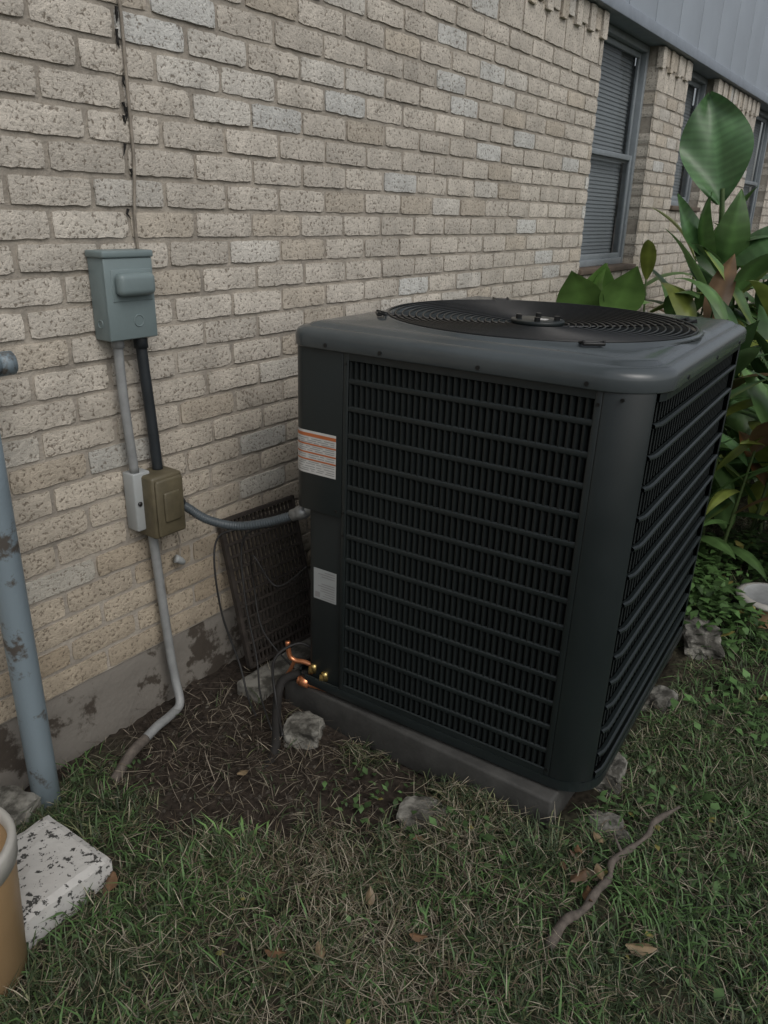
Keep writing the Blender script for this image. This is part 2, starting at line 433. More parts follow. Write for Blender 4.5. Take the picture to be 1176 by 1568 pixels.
tufts([(.93,1.02),(.98,1.0),(.9,1.07)],10,.05,.09,.004,.006,[.13,.23,.075],.012)
weeds=empty('ground_weeds')
def leaflets(N,fx,L0,L1,colr,hmax):
    x,y,z=fx(N); k=~blocked(x,y); x=x[k];y=y[k];z=z[k]; n=len(x)
    c=np.array(colr)*rng.uniform(.5,1.5,(n,1)); yl=rng.random((n,1))<.03; c=np.where(yl,np.array([[.22,.20,.06]]),c)
    L=rng.uniform(L0,L1,n)
    blades('weed_leaves',x,y,gz(x,y)+z,rng.uniform(0,6.28,n),rng.uniform(-.3,.7,n),L,L*rng.uniform(.4,.8,n),rng.uniform(0,.9,n),c,M_weed,b0=.25,parent=weeds)
def reg(x0,x1,y0,y1,h,seed):
    def f(N):
        x=rng.uniform(x0,x1,N);y=rng.uniform(y0,y1,N)
        m=vn(x,y,5,seed); k=rng.random(N)<np.clip((m-.35)*2.4,0,1); x=x[k];y=y[k]
        return x,y,rng.uniform(.004,h,len(x))*m[k]
    return f
leaflets(1300,reg(1.9,3.2,-.5,.40,.08,51),.015,.045,[.075,.15,.045],.1)
leaflets(2400,reg(2.4,3.4,.2,.6,.16,52),.02,.055,[.06,.12,.035],.1)
leaflets(300,reg(1.1,1.75,.05,.45,.05,53),.014,.034,[.07,.13,.045],.05)
leaflets(200,reg(1.12,1.36,.45,1.0,.05,54),.012,.028,[.07,.13,.045],.05)
leaflets(500,reg(.3,1.0,.3,1.5,.04,55),.008,.02,[.075,.13,.05],.04)
x=rng.normal(1.13,.19,1700);y=rng.normal(1.24,.19,1700);k=(~blocked(x,y))&(y<1.57);x=x[k];y=y[k];n=len(x)
c=np.where(rng.random((n,1))<.3,np.array([[.22,.19,.15]]),np.array([[.05,.038,.028]]))*rng.uniform(.5,1.3,(n,1))
blades('leaf_litter',x,y,gz(x,y)+rng.uniform(.001,.02,n),rng.uniform(0,6.28,n),rng.uniform(-.25,.35,n),rng.uniform(.02,.10,n),rng.uniform(.0008,.0026,n),rng.uniform(-.4,.5,n),c,M_grass)
m=MB()
for _ in range(700):
    x=random.gauss(1.14,.17); y=random.gauss(1.20,.2)
    if y>1.57 or (x>1.35 and y<1.34): continue
    r=random.uniform(.002,.010); z=float(gz(x,y)); V=[(x+r*random.uniform(.6,1.2)*a,y+r*random.uniform(.6,1.2)*b,z+r*.6*random.uniform(.6,1.2)*c_) for a,b,c_ in((1,0,0),(-1,0,0),(0,1,0),(0,-1,0),(0,0,1),(0,0,-1))]
    m.add(V,[(0,2,4),(2,1,4),(1,3,4),(3,0,4),(2,0,5),(1,2,5),(3,1,5),(0,3,5)])
M_crumb=simple('soil_clods',(.035,.028,.022),.95,c2=(.12,.11,.09),thr=(.5,.7),scale=30)
m.done('soil_clods',M_crumb)

# ------------------------------------------------------------------ leaves with form
class Leaves:
    def __init__(s): s.V=[];s.F=[];s.C=[]
    def leaf(s,base,d,side,L,W,droop,col,fold=.25,nL=9,nW=4,wave=.02,pw=.75,yellow=0,vein=.12):
        d=Vector(d).normalized(); side=Vector(side); side=(side-d*side.dot(d)).normalized()
        o=len(s.V); p=Vector(base); ph=random.random()*6
        for i in range(nL+1):
            t=i/nL
            ax=side; dd=Matrix.Rotation(droop*t,3,ax)@d
            nrm=side.cross(dd)
            if i: p=p+dd*(L/nL)
            w=W*.5*max(.02,math.sin(math.pi*min(1,(t*.97+.02))**pw))
            for j in range(nW+1):
                u=(j/nW-.5)*2
                q=p+side*(u*w)+dd*(abs(u)*w*.25)+nrm*(abs(u)*w*fold+wave*W*math.sin(ph+t*9+u*3)*abs(u))
                s.V.append(q)
                k=1.35 if j==nW//2 else 1.
                sh=1+vein*math.sin(i*2.2)
                c=[ci*k*sh for ci in col]
                if yellow and abs(u)>.7: c=[c[0]*2.2,c[1]*1.5,c[2]]
                s.C.append(c)
        for i in range(nL):
            for j in range(nW):
                a=o+i*(nW+1)+j; s.F.append((a,a+1,a+nW+2,a+nW+1))
    def stem(s,P,r,col):
        V,F=tubeVF(P,r,6,False); o=len(s.V); s.V+=V; s.F+=[tuple(i+o for i in f) for f in F]; s.C+=[col]*len(V)
    def done(s,name,parent=None): return mesh(name,s.V,s.F,M_leaf,parent,True,s.C)
def plantcol():
    t=random.random(); v=random.uniform(.6,1.4)
    if t<.14: c=(.22,.27,.06)
    elif t<.19: c=(.12,.075,.04)
    elif t<.68: c=(.085,.160,.052)
    else: c=(.045,.092,.034)
    return [ci*v for ci in c]
def canna(lv,x,y,H,nl=6,Ls=1.):
    az=random.uniform(0,6.28); lean=Vector((random.uniform(-.12,.12),random.uniform(-.12,.12),0))
    P=[Vector((x,y,-.02))+lean*t*H+Vector((0,0,H*t)) for t in (0,.25,.5,.75,1)]
    lv.stem(P,lambda t:.011*(1-.6*t),(.08,.12,.045))
    for i in range(nl):
        t=.2+.8*(i+random.random()*.5)/nl; t=min(t,1)
        b=Vector((x,y,0))+lean*t*H+Vector((0,0,H*t)); a=az+i*2.3+random.uniform(-.4,.4)
        el=math.radians(random.uniform(25,78)) if i<nl-1 else 1.3
        d=(math.cos(a)*math.cos(el),math.sin(a)*math.cos(el),math.sin(el)); sd=(-math.sin(a),math.cos(a),0)
        L=random.uniform(.26,.46)*Ls; lv.leaf(b,d,sd,L,L*random.uniform(.22,.36),random.uniform(.5,1.7),plantcol(),yellow=random.random()<.12)
lv=Leaves()
for k in range(60):
    x=random.uniform(3.15,5.6); y=random.uniform(-.15,1.35)
    if x<3.5 and y>.95: continue
    canna(lv,x,y,random.uniform(.35,.85),6)
for (x,y,h) in((3.25,.62,.75),(3.2,.45,.6),(3.35,.3,.7),(3.3,.8,.85),(3.5,.95,.9),(3.6,.7,.95),(3.9,.95,1.0),(4.1,1.2,1.1),(4.3,1.1,1.05),(3.8,.5,.9),(4.2,.75,1.05),(4.7,.9,1.15),(3.75,1.1,.95),(4.0,.8,1.0),(4.4,.9,1.1),(4.5,.65,1.1),(3.6,.45,.85),(5.2,1.0,1.25),(4.9,.75,1.15),(2.98,.62,.5),(2.95,.72,.6),(3.05,.52,.55),(3.08,.85,.7),(2.9,.9,.6),(4.6,1.15,1.2),(5.0,1.2,1.2),(5.3,.85,1.25),(4.15,1.0,1.12)):
    canna(lv,x,y,h,9,1.1 if x>3.1 else .85)
lv.done('canna_plants')
lv=Leaves()
for (b,d,s,L,W,dr) in(((3.15,1.2,.93),(-.25,.3,.9),(1,.9,0),.24,.17,1.1),((3.2,1.18,.95),(.5,-.5,.8),(.7,.7,0),.25,.17,1.2),((3.2,1.22,.93),(.1,.0,1),(.8,-.9,.1),.24,.18,.7),((3.3,1.1,.9),(.6,-.7,.5),(.7,.6,.2),.26,.18,.8),((3.1,1.2,.93),(-.3,.1,.6),(.3,-.9,.2),.26,.19,.4),((3.12,1.1,.95),(-.1,-.3,.9),(.5,-.8,.1),.24,.18,.4)):
    lv.leaf(b,d,s,L,W,dr,(.12,.225,.06),pw=.6)
lv.stem(spline([(3.15,1.25,0),(3.17,1.22,.5),(3.18,1.2,.95)]),.009,(.05,.08,.03))
lv.stem(spline([(3.3,1.2,0),(3.26,1.2,.5),(3.2,1.2,.95)]),.008,(.05,.08,.03))
lv.done('elephant_ear_plant')
lv=Leaves()
lv.stem(spline([(4.5,1.0,0),(4.5,.98,.6),(4.44,1.02,1.1),(4.4,1.06,1.48)]),lambda t:.032*(1-t)+.010,(.12,.19,.075))
lv.leaf((4.4,1.06,1.40),(-.05,.24,1),(.35,-.93,.15),.54,.34,-.25,(.085,.175,.075),fold=.32,nL=44,nW=10,wave=.09,pw=.88,vein=.16)
lv.leaf((4.42,.98,1.20),(.2,-.75,.6),(.5,-.5,.45),.40,.17,.9,(.09,.18,.06),fold=.25,nL=24,nW=6,vein=.12)
lv.leaf((4.40,1.0,1.12),(-.2,-.85,.75),(.3,-.3,.9),.50,.22,.7,(.075,.155,.06),fold=.3,nL=30,nW=6,vein=.14)
lv.leaf((4.42,1.05,1.12),(-.2,.75,.55),(.6,.3,.6),.42,.20,.8,(.07,.15,.055),fold=.3,nL=30,nW=6,vein=.14)
for (d,s,L,W,dr,c) in(((-.6,.6,.5),(.7,.7,0),.5,.18,1.4,(.09,.18,.05)),((.3,-.9,.5),(.9,.3,0),.7,.22,1.3,(.08,.16,.05)),((-.3,-.8,.4),(.9,-.3,0),.55,.2,1.5,(.07,.14,.045)),((-.7,-.2,.6),(-.2,.9,0),.5,.18,1.3,(.08,.16,.05))):
    lv.leaf((4.46,1.0,1.02),d,s,L,W,dr,c,nL=24,nW=6,vein=.14)
lv.done('banana_plant')

# ------------------------------------------------------------------ air conditioner
w,d,h,t=.858,.9435,.986,.056
hb=h-t
ac=empty('air_conditioner',(1.41,.405,.088),(math.radians(.71),math.radians(.17),math.radians(3.1)))
def arc(cx,cy,r,a0,a1,n=12):
    return [(cx+r*math.cos(math.radians(a0+(a1-a0)*i/n)),cy+r*math.sin(math.radians(a0+(a1-a0)*i/n))) for i in range(n+1)]
def resamp(P,step):
    P=[Vector(p) for p in P]; L=[0]
    for a,b in zip(P,P[1:]): L.append(L[-1]+(b-a).length)
    n=max(1,int(round(L[-1]/step))); out=[];k=0
    for i in range(n+1):
        s=L[-1]*i/n
        while k<len(L)-2 and L[k+1]<s: k+=1
        f=(s-L[k])/max(1e-9,L[k+1]-L[k]); out.append(P[k].lerp(P[k+1],f))
    return out
def norms(P):
    N=[]
    for i in range(len(P)):
        T=(P[min(i+1,len(P)-1)]-P[max(i-1,0)]).normalized(); N.append(Vector((-T.y,T.x)))
    return N
def wallstrip(name,P,z0,z1,mat,th=.003,off=0.,parent=ac):
    P=[Vector(p) for p in P]; N=norms(P); V=[];F=[];n=len(P)
    for p,nn in zip(P,N):
        a=p+nn*off; b=p+nn*(off-th)
        V+=[(a.x,a.y,z0),(a.x,a.y,z1),(b.x,b.y,z1),(b.x,b.y,z0)]
    for i in range(n-1):
        o=i*4;q=o+4
        for k in range(4): F.append((o+k,q+k,q+(k+1)%4,o+(k+1)%4))
    F+= [(0,1,2,3),((n-1)*4+3,(n-1)*4+2,(n-1)*4+1,(n-1)*4)]
    o=mesh(name,V,F,mat,parent,False)
    bevel(o,.0012,2); return o
Rf=.095; Rb=.04
arcF=arc(Rf,Rf,Rf,270,180,18)
postpath=arcF[6:]+[(0,.098)]
wallstrip('corner_post',postpath,0,hb,M_ac,.003,.0035)
ctrl=[(0,.705),(0,w-Rb)]+arc(Rb,w-Rb,Rb,180,90,10)[1:]+[(.34,w)]
wallstrip('control_box_cover',ctrl,.515,hb,M_ac,.003,.003)
V=[(x,y,.516) for x,y in ctrl]+[(.34,.706,.516)]
mesh('control_box_bottom',V,[tuple(range(len(V)))],M_ac,ac)
low=[(.006,.706),(.006,w-.06)]+arc(.026,w-.06,.02,180,90,8)[1:]+[(.34,w-.04)]
wallstrip('service_panel',low,.0,.515,M_fin,.003,.0)
wallstrip('rear_post',[(d-.06,w)]+arc(d-Rb,w-Rb,Rb,90,0,8)+[(d,w-.07)],0,hb,M_ac,.003,.002)
wallstrip('side_post',[(d,.06)]+arc(d-Rb,Rb,Rb,0,-90,8)+[(d-.05,0)],0,hb,M_ac,.003,.002)
def louver(name,path,z0,z1,rows=14,sp=.0162,finw=.0052,off=0.,rec=.0004,pr=.0018,bh=.0072):
    P=resamp(path,sp); N=norms(P); m=MB(); mf=MB(); pitch=(z1-z0)/rows
    n=len(P)
    for r in range(rows+1):
        zc=z0+pitch*r
        prof=[(-.0015,-bh),(pr*.8,-bh*.6),(pr,0),(pr*.8,bh*.6),(-.0015,bh),(-.010,bh*.6),(-.010,-bh*.6)]
        if r==0: prof=[(-.001,-.0),(.003,0),(.003,.016),(-.001,.018),(-.01,.01),(-.01,0)]
        if r==rows: prof=[(-.001,-.018),(.003,-.016),(.003,0),(-.001,0),(-.01,0),(-.01,-.01)]
        V=[];F=[];k=len(prof)
        for p,nn in zip(P,N):
            for (o,z) in prof: q=p+nn*(off+o); V.append((q.x,q.y,zc+z))
        for i in range(n-1):
            for j in range(k):
                a=i*k+j;b=i*k+(j+1)%k; F.append((a,a+k,b+k,b))
        m.add(V,F)
    for i in range(n):
        p=P[i];nn=N[i];T=Vector((nn.y,-nn.x))
        D=(nn*.9+T*.45).normalized(); S=Vector((D.y,-D.x))
        for r in range(rows):
            a0=z0+pitch*r+bh*.7+(.012 if r==0 else 0); a1=z0+pitch*(r+1)-bh*.7-(.012 if r==rows-1 else 0)
            q0=p+nn*(off-rec)-S*finw/2; q1=p+nn*(off-rec)+S*finw/2; q2=q1-D*.012; q3=q0-D*.012
            V=[(q.x,q.y,z) for z in(a0,a1) for q in(q0,q1,q2,q3)]
            mf.add(V,[(0,1,5,4),(1,2,6,5),(2,3,7,6),(3,0,4,7)])
    mf.done(name+'_fins',M_fin,ac)
    return m.done(name,M_ac,ac)
louver('front_louvers',[(0,.112),(0,.690)],.012,hb-.004)
wallstrip('panel_margin',[(0,.0985),(0,.112)],.0,hb,M_ac,.003,.0035)
wallstrip('panel_margin',[(0,.690),(0,.7035)],.0,hb,M_ac,.003,.0035)
side=[(d-.055,0),(Rf,0)]+arcF[1:6]
louver('side_louvers',side,.012,hb-.004,finw=.003,sp=.024,rec=.012,pr=.004,bh=.005)
louver('rear_louvers',[(.36,w),(d-.065,w)],.012,hb-.004,sp=.03)
louver('back_louvers',[(d,w-.075),(d,.065)],.012,hb-.004,sp=.03)
ins=.026
cp=[(d-ins,Rb+ins)]+arc(d-Rb-ins,Rb+ins,Rb,0,-90,6)+[(Rf+ins*.5,ins)]+arc(Rf+ins*.3,Rf+ins*.3,Rf-ins*.7,270,180,10)+[(ins,w-.10)]+arc(.07,w-.12,.05,180,90,6)+[(d-.06,w-.06)]+arc(d-.06-.02,w-.08,.06,90,0,6)
V=[(x,y,z) for z in(.002,hb) for x,y in cp]; n=len(cp)
F=[(i,(i+1)%n,n+(i+1)%n,n+i) for i in range(n)]+[tuple(range(n))]
mesh('coil_core',V,F,M_coil,ac)
full=[(d,Rb)]+arc(d-Rb,Rb,Rb,0,-90,8)+[(Rf,0)]+arcF[1:]+[(0,w-Rb)]+arc(Rb,w-Rb,Rb,180,90,8)+arc(d-Rb,w-Rb,Rb,90,0,8)+[(d,Rb)]
wallstrip('base_pan',full,-.014,.012,M_ac,.006,.0045)
V=[(x,y,-.006) for x,y in full[:-1]]; mesh('base_floor',V,[tuple(range(len(V)))],M_ac,ac)
cx,cy=d/2-.018,w/2-.006
ol=[]
ol+=arc(d-.05,.05,.05,0,-90,12)
ol+=[(d-.05-(d-.05-.11)*i/14,0) for i in range(1,14)]
ol+=arc(.11,.11,.11,270,180,16)
ol+=[(0,.11+(w-.16)*i/14) for i in range(1,14)]
ol+=arc(.05,w-.05,.05,180,90,12)
ol+=[(.05+(d-.10)*i/14,w) for i in range(1,14)]
ol+=arc(d-.05,w-.05,.05,90,0,12)
ol+=[(d,w-.05-(w-.10)*i/14) for i in range(1,14)]
OL=[Vector(p) for p in ol]; NN=len(OL)
ON=[]
for i in range(NN):
    T=(OL[(i+1)%NN]-OL[i-1]).normalized(); ON.append(Vector((-T.y,T.x)))
rings=[]
for off,z in((.004,hb-.004),(.010,hb-.003),(.012,hb+.000),(.012,hb+.022),(.0105,hb+.029),(.005,hb+.036),(-.006,hb+.041),(-.016,hb+.043),(-.020,hb+.0435),(-.028,hb+.049),(-.050,hb+.053)):
    rings.append([(p.x+nn.x*off,p.y+nn.y*off,z) for p,nn in zip(OL,ON)])
RS=.965
for rr,z in((.414,h-.002),(.408,h+.004),(.402,h+.005),(.396,h+.001),(.390,h-.014),(.386,h-.07)):
    R=[]
    for p in OL:
        v=(p-Vector((cx,cy))); a=math.atan2(v.y,v.x); R.append((cx+rr*RS*math.cos(a),cy+rr*RS*math.sin(a),z))
    rings.append(R)
V=[v for R in rings for v in R]; F=[]
for i in range(len(rings)-1):
    for k in range(NN):
        a=i*NN+k;b=i*NN+(k+1)%NN; F.append((a,a+NN,b+NN,b))
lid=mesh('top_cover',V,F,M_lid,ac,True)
m=MB()
def gzr(r): return h+.006-.016*(1-(r/.39)**2)
for i in range(19):
    r=.062+(.382-.062)*i/18; z=gzr(r)
    P=[Vector((cx+r*math.cos(a),cy+r*math.sin(a),z)) for a in np.linspace(0,2*math.pi,73)]
    V,F=tubeVF(P,.0023,6,False); m.add(V,F)
for k in range(4):
    a0=math.radians(38+90*k)
    for s in(-.022,.022):
        P=[]
        for r in np.linspace(.03,.412,10):
            x=cx+r*math.cos(a0)-s*math.sin(a0); y=cy+(r*math.sin(a0)+s*math.cos(a0))
            P.append(Vector((x,y,gzr(min(r,.39))+(.004 if r>.37 else -.004))))
        V,F=tubeVF(P,.0032,6); m.add(V,F)
m.done('fan_guard',M_wire,ac,True)
def disc(name,c,r,z0,z1,mat,parent,n=32,bv=.002):
    V=[(c[0]+r*math.cos(2*math.pi*i/n),c[1]+r*math.sin(2*math.pi*i/n),z) for z in(z0,z1) for i in range(n)]
    F=[tuple(range(n-1,-1,-1)),tuple(range(n,2*n))]+[(i,(i+1)%n,n+(i+1)%n,n+i) for i in range(n)]
    o=mesh(name,V,F,mat,parent); 
    if bv: bevel(o,bv)
    return o
disc('guard_hub',(cx,cy),.068,h-.009,h+.001,M_ac,ac)
for k in range(4):
    a=math.radians(20+90*k); disc('hub_screw',(cx+.048*math.cos(a),cy+.048*math.sin(a)),.008,h+.001,h+.011,M_wire,ac,8,0)
box('hub_label',(cx-.014,cy-.024,h+.0012),(cx+.016,cy+.006,h+.0020),M_white,ac,0)
disc('fan_motor',(cx,cy),.07,h-.18,h-.012,M_coil,ac)
for k in range(3):
    a0=2*math.pi*k/3+.4; V=[];F=[]
    for i in range(7):
        r=.06+.30*i/6
        for j in range(7):
            a=a0+(-.45+.9*j/6)*(1-.15*i/6)+.25*i/6; V.append((cx+r*math.cos(a),cy+r*math.sin(a),h-.10+.07*(j/6-.5)))
    for i in range(6):
        for j in range(6): q=i*7+j; F.append((q,q+1,q+8,q+7))
    mesh('fan_blade',V,F,M_lid,ac,True)
disc('fan_cavity_floor',(cx,cy),.40,.2,.21,M_coil,ac,bv=0)
for k in range(4):
    a=math.radians(38+90*k); m=MB(); m.box((-.024,-.007,0),(.024,.007,.007)); o=m.done('guard_clip',M_wire,ac); o.location=(cx+.408*math.cos(a),cy+.408*math.sin(a),h+.002); o.rotation_euler=(0,0,a+math.pi/2); bevel(o,.002)
def screwx(y,z,x=-.012,r=.0050):
    V,F=tubeVF([(x+.004,y,z),(x-.0015,y,z)],r,8); mesh('screw',V,F,M_wire,ac)
for y,z in((.13,hb+.008),(.36,hb+.008),(.60,hb+.008),(.75,hb+.008)): screwx(y,z)
for y,z in((.698,.53),(.698,.47),(.105,.03),(.105,hb-.03),(.697,hb-.03),(.06,hb-.015),(.72,.53)): screwx(y,z,-.004,.004)
for x,z in((.2,hb+.008),(.5,hb+.008),(.8,hb+.008)):
    V,F=tubeVF([(x,-.008,z),(x,-.0138,z)],.0050,8); mesh('screw',V,F,M_wire,ac)
lab=resamp([(0,.722),(0,w-Rb)]+arc(Rb,w-Rb,Rb,180,130,6)[1:],.004)
def sub(a,b): n=len(lab); return [tuple(p) for p in lab[int(a*(n-1)):int(b*(n-1))+1]]
def sticker(nm,P,z0,z1,mat,off):
    P=[Vector(p) for p in P]; N=norms(P); V=[];F=[]
    for p,nn in zip(P,N):
        q=p+nn*off; V+=[(q.x,q.y,z0),(q.x,q.y,z1)]
    for i in range(len(P)-1): F.append((2*i,2*i+2,2*i+3,2*i+1))
    return mesh(nm,V,F,mat,ac)
zb,zt=.614,.724
sticker('warning_label',sub(0,1),zb,zt,M_white,.0038)
for zz,hh in((.7135,.0085),(.6895,.004),(.668,.004),(.6500,.004)): sticker('label_band',sub(.02,.98),zz-hh/2,zz+hh/2,M_orange,.0043)
for zz in(.704,.699,.694,.684,.679,.674,.662,.656,.644,.639,.632,.626,.621):
    a=.06
    while a<.88:
        b=a+random.uniform(.08,.3); b=min(b,.93)
        sticker('label_text',sub(a,b),zz-.0008,zz+.0008,M_text,.0043); a=b+.05
X=.0050
def q(m,y0,y1,z0,z1,x): m.add([(x,y0,z0),(x,y1,z0),(x,y1,z1),(x,y0,z1)],[(0,1,2,3)])
m=MB(); q(m,.722,.796,.262,.352,X); m.done('rating_plate',M_grey,ac)
m=MB()
for i in range(12):
    z=.345-.007*i
    if 3<=i<=4: continue
    q(m,.727,.727+random.uniform(.03,.06),z-.0015,z+.0010,X-.0006)
q(m,.775,.791,.268,.284,X-.0006)
m.done('rating_plate_print',M_text,ac)

pad=MB(); pad.box((1.365,.475,-.04),(2.36,1.31,.068))
pad=pad.done('equipment_pad',M_pad); bevel(pad,.008,3)

# ------------------------------------------------------------------ electrical
dsc=empty('electrical_disconnect_box')
bx0,bx1,bz0,bz1=1.066,1.194,1.032,1.227; yb=WY-.060
box('enclosure',(bx0,yb,bz0),(bx1,WY-.002,bz1),M_disc,dsc,.004)
box('cover',(bx0-.002,yb-.005,bz0+.002),(bx1+.002,yb+.0,bz1-.012),M_disc,dsc,.003)
box('rain_lip',(bx0-.005,yb-.009,bz1-.012),(bx1+.005,WY-.003,bz1+.004),M_disc,dsc,.004)
o=box('handle_hood',(bx0+.018,yb-.034,1.133),(bx1-.010,yb-.004,1.184),M_disc,dsc,.014); o.modifiers[0].segments=5
o=box('handle_recess',(bx0+.014,yb-.0075,1.120),(bx1-.005,yb-.004,1.191),M_disc,dsc,.003)
P=[Vector((1.145+.013*math.cos(a),yb-.0055,1.075+.013*math.sin(a))) for a in np.linspace(0,6.2832,25)]
V,F=tubeVF(P,.0014,5,False); mesh('embossed_seal',V,F,M_disc,dsc,True)
P=[Vector((bx0-.0005,WY-.03+.009*math.cos(a),1.07+.009*math.sin(a))) for a in np.linspace(0,6.2832,25)]
V,F=tubeVF(P,.0015,5,False); mesh('knockout',V,F,M_disc,dsc,True)
con=empty('electrical_conduit')
tube('pvc_riser',[(1.105,WY-.03,1.04),(1.105,WY-.03,.9),(1.115,WY-.03,.7)],.0115,M_pvc,con)
tube('pvc_coupling',[(1.105,WY-.03,1.038),(1.105,WY-.03,1.012)],.015,M_pvc,con,n=2)
tube('black_riser',[(1.168,WY-.032,1.04),(1.170,WY-.034,.95),(1.180,WY-.032,.8),(1.186,WY-.03,.69)],.0135,M_black,con)
tube('black_coupling',[(1.168,WY-.032,1.04),(1.168,WY-.033,1.005)],.017,M_black,con,n=2)
tube('pvc_drop',[(1.150,WY-.03,.53),(1.160,WY-.03,.35),(1.168,WY-.035,.15),(1.170,WY-.045,.06),(1.155,WY-.075,.005),(1.11,1.50,-.0),(1.04,1.475,.012),(.98,1.455,.012)],.0125,M_pvc,con)
tube('buried_end',[(.99,1.458,.012),(.93,1.44,.01),(.86,1.42,-.02)],.0135,M_twig,con)
box('junction_back_box',(1.098,WY-.045,.545),(1.150,WY-.001,.70),M_grey,con,.004)
tube('box_screw',[(1.11,WY-.046,.62),(1.11,WY-.049,.62)],.006,M_screw,con,n=1)
box('junction_box',(1.122,WY-.085,.525),(1.218,WY-.001,.692),M_bronze,con,.007)
box('junction_cover',(1.128,WY-.095,.532),(1.212,WY-.085,.684),M_bronze,con,.006)
box('junction_cover_rib',(1.145,WY-.102,.57),(1.195,WY-.093,.65),M_bronze,con,.006)
def rib(t): return .0122+.0005*math.sin(t*420)
whip=[(1.215,WY-.045,.60),(1.245,WY-.06,.575),(1.285,1.50,.535),(1.335,1.44,.515),(1.37,1.36,.535),(1.395,1.29,.565),(1.415,1.245,.588)]
tube('flex_whip',whip,rib,M_flex,con,n=60)
tube('whip_connector',[whip[-2],whip[-1],(1.43,1.21,.60)],.0165,M_conn,con,n=2)
tube('whip_nut',[(1.40,1.275,.573),(1.412,1.252,.584)],.020,M_conn,con,n=2,seg=6)
tube('box_connector',[(1.205,WY-.045,.603),(1.235,WY-.055,.585)],.0165,M_black,con,n=2)
wir=empty('loose_cables')
tube('thermostat_wire',[(1.190,WY-.012,1.03),(1.205,WY-.010,.9),(1.20,WY-.015,.8),(1.225,WY-.01,.66),(1.235,WY-.02,.52),(1.250,WY-.015,.46),(1.24,WY-.02,.41)],.0025,M_cable,wir)
tube('cable_plug',[(1.226,WY-.02,.418),(1.240,WY-.022,.408),(1.252,WY-.018,.396)],lambda t:.012-.004*t,M_grey,wir,n=3)
tube('black_cable_a',[(1.40,1.50,.47),(1.34,1.52,.46),(1.30,1.50,.40),(1.29,1.47,.25),(1.30,1.42,.10),(1.27,1.36,.03),(1.24,1.30,.01)],.0030,M_rope,wir)
tube('black_cable_b',[(1.42,1.26,.56),(1.44,1.38,.50),(1.40,1.48,.45),(1.36,1.45,.30),(1.33,1.38,.12),(1.28,1.32,.05),(1.22,1.22,.01)],.0028,M_rope,wir)
tube('black_cable_c',[(1.41,1.21,.16),(1.38,1.26,.19),(1.32,1.30,.15),(1.29,1.27,.05),(1.22,1.18,.01)],.0042,M_rope,wir)
tube('black_cable_d',[(1.44,1.28,.40),(1.40,1.36,.33),(1.37,1.42,.42),(1.41,1.46,.30),(1.38,1.40,.18),(1.40,1.30,.08)],.0025,M_rope,wir)
P=[(1.212+.006*math.sin(z*9)+.003*math.sin(z*23),WY-.004-.003*math.sin(z*15)**2,z) for z in np.linspace(2.2,1.22,26)]
tube('wall_cable',P,.0038,M_cable,wir,n=2)
m=MB()
for z in (1.30,1.385,1.45,1.52,1.60,1.68,1.73,1.79,1.87,1.94,2.01,2.08):
    for _ in range(random.choice((1,2,3))):
        x=1.203+.006*math.sin(z*9)+random.uniform(-.009,.006); zz=z+random.uniform(-.02,.02)
        V,F=tubeVF([Vector((x,WY-.0015,zz)),Vector((x+random.uniform(-.006,.006),WY-.002,zz-.010)),Vector((x+random.uniform(-.007,.007),WY-.001,zz-random.uniform(.015,.035)))],lambda t:.0034*(1.2-t),5); m.add(V,F)
m.done('cable_staple_rust',M_foam,wir)

ref=empty('refrigerant_pipes')
tube('suction_line_insulated',[(1.40,1.20,.10),(1.375,1.26,.09),(1.345,1.29,.075),(1.315,1.285,.045),(1.26,1.24,.02),(1.19,1.18,-.01),(1.12,1.16,-.04)],.0125,M_foam,ref)
tube('suction_stub',[(1.394,1.160,.078),(1.376,1.205,.080),(1.362,1.250,.084)],.0115,M_copper,ref)
tube('stub_collar',[(1.372,1.218,.081),(1.366,1.244,.083)],.0165,M_copper,ref,n=2)
tube('stub_cap',[(1.392,1.165,.078),(1.385,1.190,.079)],.0160,M_copper,ref,n=2,seg=6)
tube('liquid_line',[(1.40,1.20,.118),(1.388,1.245,.130),(1.378,1.275,.130),(1.372,1.290,.145),(1.370,1.294,.188)],.0072,M_copper,ref)
tube('liquid_line_drop',[(1.378,1.275,.130),(1.376,1.30,.08),(1.38,1.34,.03)],.0055,M_copper,ref)
for (x,y,z) in((1.384,1.160,.112),(1.384,1.200,.122)):
    tube('service_valve',[(x-.008,y+.02,z),(x+.02,y-.03,z)],.0135,M_brass,ref,n=2,seg=6)
    tube('valve_cap',[(x-.005,y,z),(x-.012,y+.0,z+.026)],.0090,M_brass,ref,n=2,seg=8)

gr=empty('leaning_louver_panel',(1.535,1.462,.018),(math.radians(-13.5),math.radians(0),math.radians(-4)))
GW,GH=.30,.47
m=MB()
m.box((-GW/2,-.008,0),(-GW/2+.010,.008,GH)); m.box((GW/2-.010,-.008,0),(GW/2,.008,GH)); m.box((-GW/2,-.008,0),(GW/2,.008,.010)); m.box((-GW/2,-.008,GH-.010),(GW/2,.008,GH))
for i in range(1,12): m.box((-GW/2+.01,-.007,GH*i/12-.004),(GW/2-.01,-.002,GH*i/12+.004))
for i in range(1,19): m.box((-GW/2+GW*i/19-.0028,-.0015,.01),(-GW/2+GW*i/19+.0028,.005,GH-.01))
m.done('grille_bars',M_rust,gr)
slab=MB(); slab.box((1.31,1.36,-.04),(1.72,1.452,.022)); slab=slab.done('concrete_footing_slab',M_stone); bevel(slab,.008)

